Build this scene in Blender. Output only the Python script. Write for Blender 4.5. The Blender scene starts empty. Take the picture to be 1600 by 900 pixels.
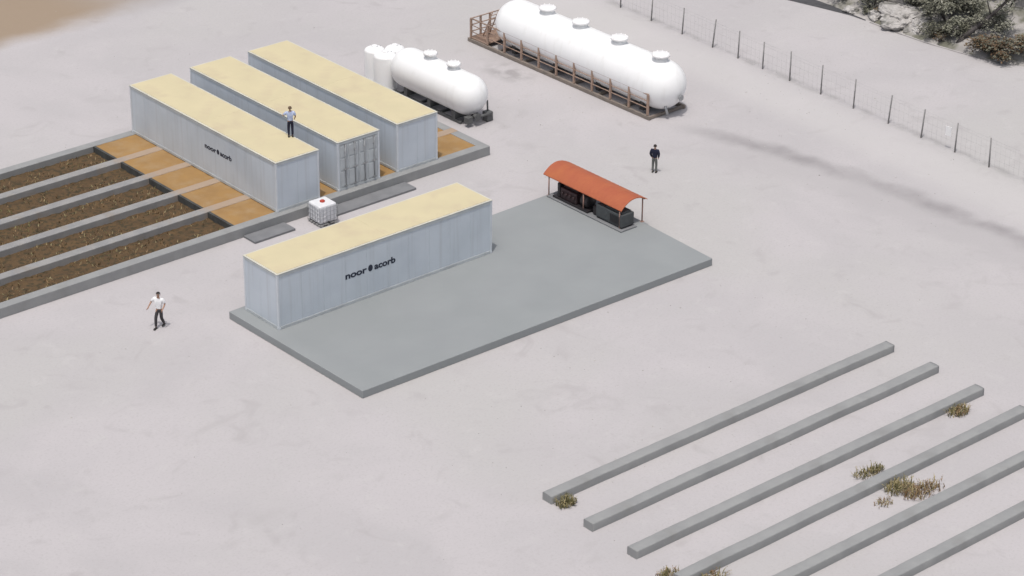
import bpy, bmesh, math, random
from mathutils import Vector, Matrix, noise as mnoise
random.seed(7)
S = bpy.context.scene
COL = S.collection
R = math.radians

# ------------------------------------------------------------------ materials
def mat(name, c1, c2=None, scale=3.0, rough=.8, detail=5, bump=0.0, bscale=40, metal=0.0, spec=.4, lo=.35, hi=.65,
        c3=None, scale3=1.0, lo3=.55, hi3=.75, coat=0.0):
    m = bpy.data.materials.new(name); m.use_nodes = True
    nt = m.node_tree; b = nt.nodes['Principled BSDF']; L = nt.links.new
    b.inputs['Roughness'].default_value = rough
    b.inputs['Metallic'].default_value = metal
    b.inputs['Specular IOR Level'].default_value = spec
    b.inputs['Coat Weight'].default_value = coat
    tc = nt.nodes.new('ShaderNodeTexCoord')
    if c2 is None:
        b.inputs['Base Color'].default_value = (*c1, 1); src = None
    else:
        def layer(sc, lo, hi):
            n = nt.nodes.new('ShaderNodeTexNoise'); n.inputs['Scale'].default_value = sc; n.inputs['Detail'].default_value = detail
            L(tc.outputs['Object'], n.inputs['Vector'])
            r = nt.nodes.new('ShaderNodeMapRange'); r.inputs[1].default_value = lo; r.inputs[2].default_value = hi
            L(n.outputs['Fac'], r.inputs[0]); return r.outputs[0]
        mx = nt.nodes.new('ShaderNodeMix'); mx.data_type = 'RGBA'
        mx.inputs['A'].default_value = (*c1, 1); mx.inputs['B'].default_value = (*c2, 1)
        L(layer(scale, lo, hi), mx.inputs['Factor']); out = mx.outputs['Result']
        if c3:
            m3 = nt.nodes.new('ShaderNodeMix'); m3.data_type = 'RGBA'; m3.inputs['B'].default_value = (*c3, 1)
            L(out, m3.inputs['A']); L(layer(scale3, lo3, hi3), m3.inputs['Factor']); out = m3.outputs['Result']
        L(out, b.inputs['Base Color'])
    if bump:
        n = nt.nodes.new('ShaderNodeTexNoise'); n.inputs['Scale'].default_value = bscale; n.inputs['Detail'].default_value = 6
        L(tc.outputs['Object'], n.inputs['Vector'])
        bp = nt.nodes.new('ShaderNodeBump'); bp.inputs['Strength'].default_value = bump; bp.inputs['Distance'].default_value = .03
        L(n.outputs['Fac'], bp.inputs['Height']); L(bp.outputs['Normal'], b.inputs['Normal'])
    return m

M = {}
M['concrete'] = mat('concrete', (.295,.30,.30), (.265,.27,.272), 1.4, .9, bump=.25, c3=(.235,.235,.23), scale3=.9, lo3=.55, hi3=.85)
M['slab'] = mat('slab_concrete', (.276,.293,.299), (.261,.277,.284), .5, .85, bump=.06, bscale=60, c3=(.245,.264,.268), scale3=.35, lo3=.5, hi3=.85)
M['step'] = mat('step_concrete', (.215,.22,.23), (.18,.185,.195), 1.5, .9, bump=.2)
M['shadedwall'] = mat('pit_wall_painted_shade', (.075,.078,.075), (.05,.05,.048), 3, .9)  # pit end wall: shade at the pit end painted in as near-black colour
M['fill'] = mat('ochre_fill', (.335,.20,.075), (.29,.175,.072), 1.2, .95, bump=.25, bscale=12, c3=(.34,.23,.12), scale3=1.6, lo3=.45, hi3=.8)
M['soil'] = mat('pit_soil', (.085,.054,.028), (.115,.072,.034), 2.6, .97, bump=.8, bscale=18, c3=(.055,.042,.022), scale3=4.5, lo3=.5, hi3=.62)
M['wall'] = mat('wall_paint', (.555,.605,.66), (.52,.57,.62), .7, .6, spec=.3, bump=.02, bscale=8, c3=(.47,.52,.58), scale3=.45, lo3=.5, hi3=.8)
def streaks(m, col, amt, sx=5.0, sz=.22, lo=.5, hi=.75):
    nt = m.node_tree; L = nt.links.new; b = nt.nodes['Principled BSDF']; old = b.inputs['Base Color'].links[0].from_socket
    tc = nt.nodes.new('ShaderNodeTexCoord'); mp = nt.nodes.new('ShaderNodeMapping'); mp.inputs['Scale'].default_value = (sx, sx, sz); L(tc.outputs['Object'], mp.inputs[0])
    n = nt.nodes.new('ShaderNodeTexNoise'); n.inputs['Scale'].default_value = 1; n.inputs['Detail'].default_value = 5; L(mp.outputs[0], n.inputs['Vector'])
    r = nt.nodes.new('ShaderNodeMapRange'); r.inputs[1].default_value = lo; r.inputs[2].default_value = hi; r.inputs[4].default_value = amt; L(n.outputs['Fac'], r.inputs[0])
    mx = nt.nodes.new('ShaderNodeMix'); mx.data_type = 'RGBA'; mx.inputs['B'].default_value = (*col, 1)
    L(old, mx.inputs['A']); L(r.outputs[0], mx.inputs['Factor']); L(mx.outputs['Result'], b.inputs['Base Color'])
streaks(M['wall'], (.40,.42,.44), .38)
M['trim'] = mat('trim_paint', (.61,.645,.685), (.56,.595,.63), 2, .55)
M['cream'] = mat('cream_roof', (.60,.53,.345), (.57,.505,.33), .7, .7, bump=.03, bscale=10, c3=(.53,.45,.31), scale3=.9, lo3=.5, hi3=.8)
M['rim'] = mat('rim_paint', (.60,.585,.50), (.52,.51,.45), 1.5, .6)
M['gap'] = mat('wall_core', (.42,.45,.50))
M['ink'] = mat('navy_lettering', (.018,.024,.045), rough=.5)
M['door'] = mat('door_paint', (.50,.535,.55), (.42,.445,.46), 1.4, .6)
M['steel'] = mat('galvanised_steel', (.42,.43,.44), (.33,.34,.35), 6, .45, metal=.6)
M['white'] = mat('white_tank_paint', (.88,.885,.885), (.85,.86,.86), .8, .34, spec=.5, c3=(.79,.80,.79), scale3=1.3, lo3=.62, hi3=.85)
streaks(M['white'], (.66,.65,.62), .35, 3.0, .4, .55, .8)
M['manlid'] = mat('manhole_paint', (.86,.86,.86), (.82,.82,.82), 3, .4)
M['dark'] = mat('dark_steel', (.035,.038,.04), (.06,.058,.055), 4, .6)
M['chassis'] = mat('chassis_steel', (.12,.123,.123), (.09,.092,.092), 4, .6)
M['rust'] = mat('rail_red_oxide', (.37,.26,.20), (.30,.21,.165), 5, .75, c3=(.41,.32,.26), scale3=7)
M['skid'] = mat('skid_steel', (.25,.21,.18), (.19,.165,.145), 3, .75)
M['orange'] = mat('orange_roof', (.41,.12,.052), (.37,.097,.047), 1.3, .65, c3=(.42,.13,.05), scale3=.8, lo3=.5, hi3=.8)
M['orangeunder'] = mat('roof_edge', (.36,.10,.06))
M['post'] = mat('shelter_post', (.34,.20,.16), (.28,.18,.15), 4, .6)
M['black'] = mat('black_machine', (.018,.018,.021), (.03,.024,.026), 5, .5)
M['maroon'] = mat('maroon_machine', (.04,.018,.021), (.028,.016,.018), 5, .55)
M['grey'] = mat('machine_grey', (.075,.082,.086), (.055,.06,.063), 3, .6)
M['plastic'] = mat('white_plastic', (.74,.745,.76), (.68,.69,.71), 4, .4)
M['cage'] = mat('cage_steel', (.45,.46,.48), rough=.4, metal=.7)
M['pallet'] = mat('pallet', (.34,.34,.335), (.26,.26,.255), 5)
M['red'] = mat('red_cap', (.42,.05,.03), rough=.5)
M['fence'] = mat('fence_post', (.215,.212,.21), (.30,.295,.29), 5, .7)
M['wire'] = mat('fence_wire', (.40,.40,.40), rough=.5, metal=.3)
M['plate'] = mat('notice_plate', (.80,.80,.80), rough=.5)
M['rock'] = mat('pale_rock', (.47,.455,.44), (.36,.345,.33), 2.2, .95, bump=.8, bscale=5, c3=(.20,.195,.18), scale3=1.6, lo3=.52, hi3=.62)
M['asphalt'] = mat('asphalt', (.06,.06,.066), (.085,.085,.09), 2, .9, bump=.2)
M['gutter'] = mat('gutter_earth', (.20,.19,.19), (.30,.285,.28), 1.2, .95)
M['bark'] = mat('bark', (.055,.05,.052), (.09,.08,.075), 8, .9, bump=.5)
def leaf(n, a, b, s=1.6): return mat(n, a, b, s, .7, spec=.2, lo=.4, hi=.6)
M['leaf'] = leaf('leaf_grey_green', (.185,.187,.14), (.27,.268,.215))
M['leafdark'] = leaf('leaf_dark', (.118,.118,.088), (.19,.188,.145))
M['leafpale'] = leaf('leaf_pale', (.24,.24,.19), (.31,.305,.255))
M['leafrust'] = leaf('leaf_rust', (.155,.10,.062), (.12,.085,.05))
M['weed'] = leaf('weed_straw', (.27,.225,.115), (.38,.32,.18), 6)
M['weedbrown'] = leaf('weed_brown', (.20,.125,.065), (.30,.21,.12), 6)
M['weedgreen'] = leaf('weed_green', (.135,.128,.058), (.20,.18,.085), 6)
M['skin'] = mat('skin', (.40,.24,.17), rough=.6)
M['hairdark'] = mat('hair_dark', (.025,.02,.018), rough=.7)
M['hairbrown'] = mat('hair_brown', (.12,.08,.05), rough=.7)
M['shirtwhite'] = mat('shirt_white', (.82,.82,.83), rough=.85)
M['shirtblue'] = mat('shirt_blue', (.36,.44,.66), (.50,.56,.72), 9, .85)
M['navy'] = mat('jacket_navy', (.012,.014,.035), rough=.85)
M['trdark'] = mat('trousers_dark', (.045,.042,.045), rough=.9)
M['trgrey'] = mat('trousers_grey', (.13,.135,.13), rough=.9)
M['shoe'] = mat('shoe', (.03,.028,.026), rough=.6)
M['eye'] = mat('eye', (.02,.02,.02), rough=.2)

# foundation beams: concrete, dusted with the ochre fill where they run between the fill panels (a real stain with its own border)
def stained_beam():
    m = mat('dusty_concrete', (.30,.295,.29), (.25,.25,.252), 1.6, .9, bump=.25, c3=(.27,.235,.20), scale3=1.2, lo3=.55, hi3=.8)
    nt = m.node_tree; L = nt.links.new; b = nt.nodes['Principled BSDF']
    old = b.inputs['Base Color'].links[0].from_socket
    tc = nt.nodes.new('ShaderNodeTexCoord'); sx = nt.nodes.new('ShaderNodeSeparateXYZ'); L(tc.outputs['Object'], sx.inputs[0])
    n = nt.nodes.new('ShaderNodeTexNoise'); n.inputs['Scale'].default_value = 3; L(tc.outputs['Object'], n.inputs['Vector'])
    a = nt.nodes.new('ShaderNodeMath'); a.operation = 'ADD'; L(sx.outputs['X'], a.inputs[0]); L(n.outputs['Fac'], a.inputs[1])
    r = nt.nodes.new('ShaderNodeMapRange'); r.inputs[1].default_value = 4.3; r.inputs[2].default_value = 5.3; r.inputs[4].default_value = .8
    L(a.outputs[0], r.inputs[0])
    mx = nt.nodes.new('ShaderNodeMix'); mx.data_type = 'RGBA'; mx.inputs['B'].default_value = (.38,.275,.19,1)
    L(old, mx.inputs['A']); L(r.outputs[0], mx.inputs['Factor']); L(mx.outputs['Result'], b.inputs['Base Color'])
    return m
M['dusty'] = stained_beam()

def ground_mat():
    m = bpy.data.materials.new('pale_earth'); m.use_nodes = True
    nt = m.node_tree; N = nt.nodes.new; L = nt.links.new; b = nt.nodes['Principled BSDF']
    b.inputs['Roughness'].default_value = .95; b.inputs['Specular IOR Level'].default_value = .15
    tc = N('ShaderNodeTexCoord'); P = tc.outputs['Object']
    sx = N('ShaderNodeSeparateXYZ'); L(P, sx.inputs[0]); X, Y = sx.outputs['X'], sx.outputs['Y']
    def math_(op, a, c=None, c2=None):
        n = N('ShaderNodeMath'); n.operation = op
        for i, v in enumerate((a, c, c2)):
            if v is None: continue
            if isinstance(v, (int, float)): n.inputs[i].default_value = v
            else: L(v, n.inputs[i])
        return n.outputs[0]
    def noise(sc, d=5, dist=0, vec=P):
        n = N('ShaderNodeTexNoise'); n.inputs['Scale'].default_value = sc; n.inputs['Detail'].default_value = d
        n.inputs['Distortion'].default_value = dist; L(vec, n.inputs['Vector']); return n.outputs['Fac']
    def rng(v, lo, hi, a=0, c=1):
        n = N('ShaderNodeMapRange'); n.interpolation_type = 'SMOOTHSTEP'
        n.inputs[1].default_value = lo; n.inputs[2].default_value = hi; n.inputs[3].default_value = a; n.inputs[4].default_value = c
        L(v, n.inputs[0]); return n.outputs[0]
    def mix(A, col, f):
        n = N('ShaderNodeMix'); n.data_type = 'RGBA'
        if isinstance(A, tuple): n.inputs['A'].default_value = (*A, 1)
        else: L(A, n.inputs['A'])
        n.inputs['B'].default_value = (*col, 1); L(f, n.inputs['Factor']); return n.outputs['Result']
    c = mix((.474,.453,.462), (.44,.423,.431), rng(noise(.16, 6, .6), .35, .65))
    c = mix(c, (.452,.441,.437), rng(noise(.07, 4, .3), .45, .7))
    c = mix(c, (.385,.366,.37), rng(noise(.55, 7, 1.2), .55, .78, 0, .65))
    c = mix(c, (.50,.487,.485), rng(noise(1.1, 7, .4), .55, .8, 0, .5))
    # soft smudge of dirt beside the long tank
    sm = math_('MULTIPLY', rng(math_('ABSOLUTE', math_('SUBTRACT', X, 26.6)), .3, 1.3, 1, 0), rng(math_('ABSOLUTE', math_('SUBTRACT', Y, 16.5)), .3, 2.2, 1, 0))
    c = mix(c, (.33,.315,.318), math_('MULTIPLY', sm, rng(noise(1.1, 5), .38, .62)))
    # scattered gravel and small dark stones
    v = N('ShaderNodeTexVoronoi'); v.inputs['Scale'].default_value = 3.2; L(P, v.inputs['Vector'])
    c = mix(c, (.33,.315,.31), math_('MULTIPLY', rng(v.outputs['Distance'], .03, .07, 1, 0), rng(noise(.35, 3), .5, .62)))
    # fine grit
    c = mix(c, (.40,.385,.385), rng(noise(9, 5), .48, .75, 0, .6))
    # wheel-worn track that bends past the end of the long tank
    ye = math_('ADD', Y, 13); k = math_('MULTIPLY', math_('MULTIPLY', ye, ye), .0075)
    dx = math_('ADD', math_('SUBTRACT', X, math_('SUBTRACT', 31.35, k)), rng(noise(.5, 4), 0, 1, -.5, .5))
    band = math_('MULTIPLY', rng(math_('ABSOLUTE', dx), .05, 1.05, 1, 0), rng(Y, 7.5, 1, 0, 1))
    c = mix(c, (.268,.255,.261), math_('MULTIPLY', band, rng(noise(.6, 5), .3, .7, .45, .9)))
    wide = math_('MULTIPLY', rng(math_('ABSOLUTE', math_('ADD', dx, 1.3)), .4, 2.0, 1, 0), rng(Y, 6, 0, 0, 1))
    c = mix(c, (.39,.375,.38), math_('MULTIPLY', wide, .45))
    # patchy darker line along the fence
    fx = math_('SUBTRACT', X, math_('ADD', math_('MULTIPLY', Y, .04), 37.05))
    fb = math_('MULTIPLY', rng(math_('ABSOLUTE', fx), .1, .5, 1, 0), rng(noise(.9, 3), .42, .6))
    c = mix(c, (.33,.32,.315), math_('MULTIPLY', fb, .5))
    pale = rng(math_('ABSOLUTE', math_('SUBTRACT', fx, -2.2)), .5, 2.6, 1, 0)
    c = mix(c, (.53,.515,.51), math_('MULTIPLY', pale, .5))
    # sandy ochre patch behind the yard
    oy = math_('ADD', math_('ADD', Y, math_('MULTIPLY', X, -.05)), rng(noise(.3, 4), 0, 1, -.8, .8))
    of = math_('MULTIPLY', math_('MULTIPLY', rng(oy, 35.2, 37.5), rng(Y, 53, 46)), math_('MULTIPLY', rng(X, 25, 15), rng(X, -3, 3)))
    c = mix(c, (.285,.21,.135), math_('MULTIPLY', of, .85))
    of2 = math_('MULTIPLY', rng(oy, 34.6, 36.2), rng(X, 13, 20))
    c = mix(c, (.38,.365,.375), math_('MULTIPLY', math_('MULTIPLY', of2, rng(Y, 50, 44)), rng(X, 26, 34, .6, 0)))
    L(c, b.inputs['Base Color'])
    bp = N('ShaderNodeBump'); bp.inputs['Strength'].default_value = .35; bp.inputs['Distance'].default_value = .06
    h = math_('ADD', noise(2.2, 8), math_('MULTIPLY', noise(14, 4), .25)); L(h, bp.inputs['Height']); L(bp.outputs['Normal'], b.inputs['Normal'])
    return m
M['ground'] = ground_mat()

# ------------------------------------------------------------------ mesh helpers
class MB:
    def __init__(s): s.bm = bmesh.new()
    def box(s, x0, y0, z0, x1, y1, z1, bev=0, slot=0):
        b = bmesh.new(); bmesh.ops.create_cube(b, size=1)
        for v in b.verts: v.co = Vector(((x0+x1)/2+v.co.x*(x1-x0), (y0+y1)/2+v.co.y*(y1-y0), (z0+z1)/2+v.co.z*(z1-z0)))
        if bev: bmesh.ops.bevel(b, geom=b.edges[:], offset=bev, segments=2, affect='EDGES', profile=.5)
        return s._merge(b, slot)
    def _merge(s, b, slot=0, mtx=None, smooth=False):
        if mtx is not None: bmesh.ops.transform(b, matrix=mtx, verts=b.verts)
        for f in b.faces: f.material_index = slot; f.smooth = smooth
        me = bpy.data.meshes.new('tmp'); b.to_mesh(me); b.free(); s.bm.from_mesh(me); bpy.data.meshes.remove(me)
        return s
    def tube(s, a, c, r, r2=None, n=10, slot=0):
        a = Vector(a); c = Vector(c); d = c-a
        b = bmesh.new(); bmesh.ops.create_cone(b, cap_ends=True, segments=n, radius1=r, radius2=r if r2 is None else r2, depth=d.length)
        mtx = Matrix.Translation((a+c)/2) @ d.to_track_quat('Z', 'Y').to_matrix().to_4x4()
        bmesh.ops.transform(b, matrix=mtx, verts=b.verts)
        for f in b.faces: f.smooth = len(f.verts) == 4
        me = bpy.data.meshes.new('tmp')
        for f in b.faces: f.material_index = slot
        b.to_mesh(me); b.free(); s.bm.from_mesh(me); bpy.data.meshes.remove(me); return s
    def lathe(s, prof, n=32, axis='Z', loc=(0,0,0), slot=0):
        bm = s.bm; rings = []
        for (r, h) in prof:
            ring = []
            if r < 1e-5: ring = [bm.verts.new((0, 0, h))]
            else: ring = [bm.verts.new((r*math.cos(2*math.pi*i/n), r*math.sin(2*math.pi*i/n), h)) for i in range(n)]
            rings.append(ring)
        vs = [v for r in rings for v in r]
        for A, B in zip(rings, rings[1:]):
            for i in range(n):
                j = (i+1) % n
                q = [A[i % len(A)], A[j % len(A)], B[j % len(B)], B[i % len(B)]]
                u = []
                for v in q:
                    if v not in u: u.append(v)
                if len(u) > 2:
                    f = bm.faces.new(u); f.smooth = True; f.material_index = slot
        mt = Matrix.Translation(loc)
        if axis == 'Y': mt = mt @ Matrix.Rotation(R(-90), 4, 'X')
        if axis == 'X': mt = mt @ Matrix.Rotation(R(90), 4, 'Y')
        bmesh.ops.transform(bm, matrix=mt, verts=vs); return s
    def prism(s, pts, z0, z1, bev=0):
        b = bmesh.new(); bot = [b.verts.new((x, y, z0)) for x, y in pts]; top = [b.verts.new((x, y, z1)) for x, y in pts]
        n = len(pts); b.faces.new(bot[::-1]); b.faces.new(top)
        for i in range(n): b.faces.new((bot[i], bot[(i+1) % n], top[(i+1) % n], top[i]))
        if bev: bmesh.ops.bevel(b, geom=b.edges[:], offset=bev, segments=2, affect='EDGES', profile=.5)
        return s._merge(b)
    def tri(s, a, c, d, slot=0):
        f = s.bm.faces.new([s.bm.verts.new(p) for p in (a, c, d)]); f.material_index = slot
    def quad(s, a, c, d, e, slot=0):
        f = s.bm.faces.new([s.bm.verts.new(p) for p in (a, c, d, e)]); f.material_index = slot
    def build(s, name, m, parent=None, normals=True):
        if normals: bmesh.ops.recalc_face_normals(s.bm, faces=s.bm.faces)
        me = bpy.data.meshes.new(name); s.bm.to_mesh(me); s.bm.free()
        for q in (m if isinstance(m, (list, tuple)) else [m]): me.materials.append(M[q])
        o = bpy.data.objects.new(name, me); COL.objects.link(o)
        if parent: o.parent = parent
        return o

def tag(o, label, cat, group=None, kind=None):
    if label: o['label'] = label
    if cat: o['category'] = cat
    if group: o['group'] = group
    if kind: o['kind'] = kind
    return o
def thing(name, loc, label, cat, group=None, rz=0):
    o = bpy.data.objects.new(name, None); o.empty_display_size = .3; COL.objects.link(o)
    o.location = loc; o.rotation_euler = (0, 0, rz); return tag(o, label, cat, group)
def dup(o, loc=None, parent=None, label=None, rz=None):
    c = o.copy(); COL.objects.link(c)
    if parent: c.parent = parent
    if loc is not None: c.location = loc
    if rz is not None: c.rotation_euler = (0, 0, rz)
    if label: c['label'] = label
    for ch in list(o.children): dup(ch, parent=c)
    return c
def structure(o): o['kind'] = 'structure'; return o

# ------------------------------------------------------------------ setting: ground, road, hillside
g = MB(); W_ = 9000
g.quad((-W_, -W_, 0), (W_, -W_, 0), (W_, W_, 0), (-W_, W_, 0))
structure(g.build('ground', 'ground'))

EDGE = [(28, 60), (34.6, 48), (40.2, 36), (44.3, 26), (46.2, 20), (46.85, 15), (46.95, 12.6), (46.85, 11), (46.75, 8), (46.8, 5.7), (47.1, 3.4), (47.5, 1.5), (48.4, -1.2), (50, -5), (53, -12), (58, -25), (66, -45)]
def edge_x(y):
    for (xa, ya), (xb, yb) in zip(EDGE, EDGE[1:]):
        if yb <= y <= ya: return xa+(xb-xa)*(ya-y)/(ya-yb)
    return EDGE[0][0] if y > EDGE[0][1] else EDGE[-1][0]
def hill_h(x, y):
    d = x-edge_x(y)
    if d < 0: return 0
    base = .33*d-.004*d*d if d < 40 else 6.8
    return base*(.85+.25*mnoise.noise(Vector((x*.12, y*.12, 3)))) + min(d, 1.2)*.38*mnoise.noise(Vector((x*.7, y*.7, 0))) + min(d, 1)*.14*mnoise.noise(Vector((x*2.1, y*2.1, 5)))
h = MB(); ds = [0, .15, .35, .6] + [.9+.35*i for i in range(30)] + [12+1.5*i for i in range(30)]
ys = [60-.4*i for i in range(262)]
grid = [[h.bm.verts.new((edge_x(y)+d, y, hill_h(edge_x(y)+d, y)-(.06 if d == 0 else 0))) for d in ds] for y in ys]
for a, b_ in zip(grid, grid[1:]):
    for i in range(len(ds)-1):
        f = h.bm.faces.new((a[i], b_[i], b_[i+1], a[i+1])); f.smooth = True
def hill_mat():
    m = mat('hill_earth', (.43,.41,.395), (.30,.287,.275), .9, .95, bump=.8, bscale=3, c3=(.16,.158,.125), scale3=.8, lo3=.48, hi3=.62)
    return m
M['hill'] = hill_mat()
structure(h.build('hillside', 'hill'))
# dark road that bends away at the foot of the hill
rd = MB()
LL_ = [(27, 57), (33, 45.5), (38.2, 34.5), (42.3, 25), (44.4, 19.5), (45.75, 14.85), (46.3, 12.6), (46.68, 10.9), (46.72, 9.8)]
RR_ = [(29.6, 57.5), (35, 47), (40.4, 35.4), (44.5, 25.6), (46.4, 19.8), (46.98, 15.0), (47.05, 12.7), (46.92, 11.0), (46.84, 9.9)]
for i in range(len(LL_)-1): rd.quad((*LL_[i], .005), (*LL_[i+1], .005), (*RR_[i+1], .006), (*RR_[i], .006))
structure(rd.build('road', 'asphalt'))

gt = MB(); gy = [9.5-.3*i for i in range(32)]
for a_, b_ in zip(gy, gy[1:]):
    wa, wb = (.10+.06*mnoise.noise(Vector((q*1.3, 0, 7))) for q in (a_, b_))
    gt.quad((edge_x(a_)-.03-wa, a_, .004), (edge_x(b_)-.03-wb, b_, .004), (edge_x(b_)-.02, b_, .005), (edge_x(a_)-.02, a_, .005))
structure(gt.build('gutter', 'gutter'))

# ------------------------------------------------------------------ concrete slab
sl = MB(); sl.prism([(-.62, 2.75), (-.5, -6.38), (18.78, -6.66), (19.25, 3.15)], 0, .35, bev=.025)
tag(sl.build('concrete_slab', 'slab'), 'broad flat grey concrete slab carrying the front container and orange shelter', 'slab')

# ------------------------------------------------------------------ foundation with pits
FX0, FX1, PIT = -14.0, 19.0, 4.3
ZP = .48; BY = [9.17+2.43*i for i in range(6)]
fd = thing('foundation', (0, 0, 0), 'low concrete foundation of parallel beams, brown pits and ochre fill under three containers', 'foundation')
for y in BY:
    b = MB(); b.box(FX0, y-.25, 0, FX1, y+.25, ZP, bev=.025); b.build('beam', 'concrete' if y in (BY[0], BY[-1]) else 'dusty', fd)
b = MB()
for y in BY[:-1]: b.box(FX1-.5, y+.252, 0, FX1, y+2.178, ZP-.004, bev=.02)
b.build('cross_beam', 'concrete', fd)
for y in BY[:-1]:
    b = MB(); nx, ny = 60, 8; x0, x1, y0, y1 = PIT, FX1-.502, y+.252, y+2.178
    vg = [[b.bm.verts.new((x0+(x1-x0)*i/nx, y0+(y1-y0)*j/ny, ZP-.03+.028*mnoise.noise(Vector((i*.6, j*.6+y, 1))))) for j in range(ny+1)] for i in range(nx+1)]
    for i in range(nx):
        for j in range(ny): b.bm.faces.new((vg[i][j], vg[i+1][j], vg[i+1][j+1], vg[i][j+1])).smooth = True
    b.build('fill_panel', 'fill', fd)
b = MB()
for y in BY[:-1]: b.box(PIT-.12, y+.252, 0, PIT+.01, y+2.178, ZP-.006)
b.build('pit_end_wall', 'shadedwall', fd)
so = MB(); cov = MB()
for y in BY[:-1]:
    nx, ny = 150, 16; x0, x1, y0, y1 = FX0+.01, PIT-.122, y+.252, y+2.178
    def hz(i, j): return .17+.05*mnoise.noise(Vector((i*.35, j*.35+y*3, 0)))+.035*mnoise.noise(Vector((i*.9, j*.9+y, 4)))
    vg = [[so.bm.verts.new((x0+(x1-x0)*i/nx, y0+(y1-y0)*j/ny, hz(i, j))) for j in range(ny+1)] for i in range(nx+1)]
    for i in range(nx):
        for j in range(ny): so.bm.faces.new((vg[i][j], vg[i+1][j], vg[i+1][j+1], vg[i][j+1])).smooth = True
    for k in range(900):
        px, py = random.uniform(x0+.1, x1-.1), random.uniform(y0+.08, y1-.08)
        if mnoise.noise(Vector((px*.9, py*.9, 2))) < -.12: continue
        sl_ = 0 if mnoise.noise(Vector((px*.6, py*.6, 9))) > .25 else (1 if random.random() < .6 else 2)
        hh = random.uniform(.05, .16); a = random.uniform(0, 6.28); w = random.uniform(.02, .05)
        dx, dy = math.cos(a)*w, math.sin(a)*w; lx, ly = random.uniform(-.1, .1), random.uniform(-.1, .1)
        cov.tri((px-dx, py-dy, .15), (px+dx, py+dy, .15), (px+lx, py+ly, .17+hh), sl_)
structure(so.build('soil', 'soil'))
tag(cov.build('ground_cover', ['weedgreen', 'weedbrown', 'weed'], normals=False), 'sparse rusty and olive ground cover growing in the brown pits', 'ground cover', kind='stuff')

for x0, x1, lab in ((4.45, 6.7, 'short dark grey concrete strip at the foot of the foundation, left of the white tote'), (8.95, 13.72, 'long dark grey concrete strip at the foot of the foundation, right of the white tote')):
    st = MB(); st.box(x0, 8.02, 0, x1, 8.9, .11, bev=.015)
    tag(st.build('footing_strip', 'step'), lab, 'concrete strip', 'footing strips along the foundation')

# ------------------------------------------------------------------ loose beams, bottom right
BL = ['long grey concrete beam nearest the slab, weed tuft at its left end',
      'long grey concrete beam second from the slab, free of weeds',
      'long grey concrete beam with a brown weed tuft beside its right end',
      'long grey concrete beam with weeds on both sides of its middle and at its left end',
      'long grey concrete beam between the weedy beam and the corner beam',
      'long grey concrete beam in the bottom right corner, farthest from the slab']
for i, (yf, x0, x1) in enumerate([(-17.29, -0.02, 18.88), (-19.69, -0.12, 18.93), (-22.08, -0.15, 18.89), (-24.44, -0.1, 18.93), (-26.78, -0.1, 18.93), (-29.16, -0.1, 18.93)]):
    b = MB(); bm = b.bm; n = 40
    LX = x1-x0; nx = 150; sec = [(0, -.03), (0, .30), (.012, .328), (.04, .34), (.25, .343), (.46, .34), (.488, .328), (.5, .30), (.5, -.03)]
    rows = []
    for k in range(nx+1):
        xx = LX*k/nx; row = []
        for q, (yy, zz) in enumerate(sec):
            wob = .022*mnoise.noise(Vector((xx*.35, i*5, 1)))
            chip = .03*max(0, mnoise.noise(Vector((xx*2.3, q*.5, i*7)))-.15)
            row.append(bm.verts.new((xx, yy+wob+(.25-yy)*chip*1.5, zz-(chip if zz > 0 else 0)+(.012*mnoise.noise(Vector((xx*.25, 3, i*3))) if zz > 0 else 0))))
        rows.append(row)
    for ra, rb in zip(rows, rows[1:]):
        for q in range(len(sec)-1): bm.faces.new((ra[q], rb[q], rb[q+1], ra[q+1])).smooth = True
    bm.faces.new(rows[0]); bm.faces.new(rows[-1][::-1])
    o = b.build('concrete_beam', 'concrete'); o.location = (x0, yf, 0); o.rotation_euler = (0, 0, R(random.uniform(-.25, .1)))
    tag(o, BL[i], 'beam', 'loose concrete beams in parallel rows')

# ------------------------------------------------------------------ containers (local: length along +Y, -Y end faces the yard)
def text_mesh(body, size, bold=0):
    cu = bpy.data.curves.new('lettering', 'FONT'); cu.body = body; cu.size = size; cu.extrude = .006; cu.offset = bold; cu.align_x = 'CENTER'; cu.align_y = 'CENTER'
    o = bpy.data.objects.new('t', cu); COL.objects.link(o)
    dg = bpy.context.evaluated_depsgraph_get(); me = bpy.data.meshes.new_from_object(o.evaluated_get(dg))
    bpy.data.objects.remove(o); bpy.data.curves.remove(cu); return me
def lettering(parent, loc, rot, size):
    """four letters, a solid oval emblem, five letters: the dark word on the container side"""
    me = bpy.data.meshes.new('lettering'); bm = bmesh.new()
    for body, dx in (('noor', -1.0), ('acorb', 1.03)):
        t = text_mesh(body, .66, .022); k = len(bm.verts); bm.from_mesh(t); bm.verts.ensure_lookup_table()
        xs = [v.co.x for v in bm.verts[k:]]; x0, x1 = min(xs), max(xs)
        for v in bm.verts[k:]: v.co.x = (v.co.x-(x0+x1)/2)/(x1-x0)*1.5+dx
        bpy.data.meshes.remove(t)
    b2 = bmesh.new(); bmesh.ops.create_cone(b2, cap_ends=True, segments=20, radius1=.2, radius2=.2, depth=.012)
    for v in b2.verts: v.co = Vector((v.co.x*.8+.0, v.co.y*1.25+.02, v.co.z))
    t = bpy.data.meshes.new('t'); b2.to_mesh(t); b2.free(); bm.from_mesh(t); bpy.data.meshes.remove(t)
    bmesh.ops.scale(bm, vec=(size, size*.82, 1), verts=bm.verts)
    bm.to_mesh(me); bm.free(); me.materials.append(M['ink'])
    o = bpy.data.objects.new('lettering', me); COL.objects.link(o); o.parent = parent; o.location = loc; o.rotation_euler = rot; return o
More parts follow.
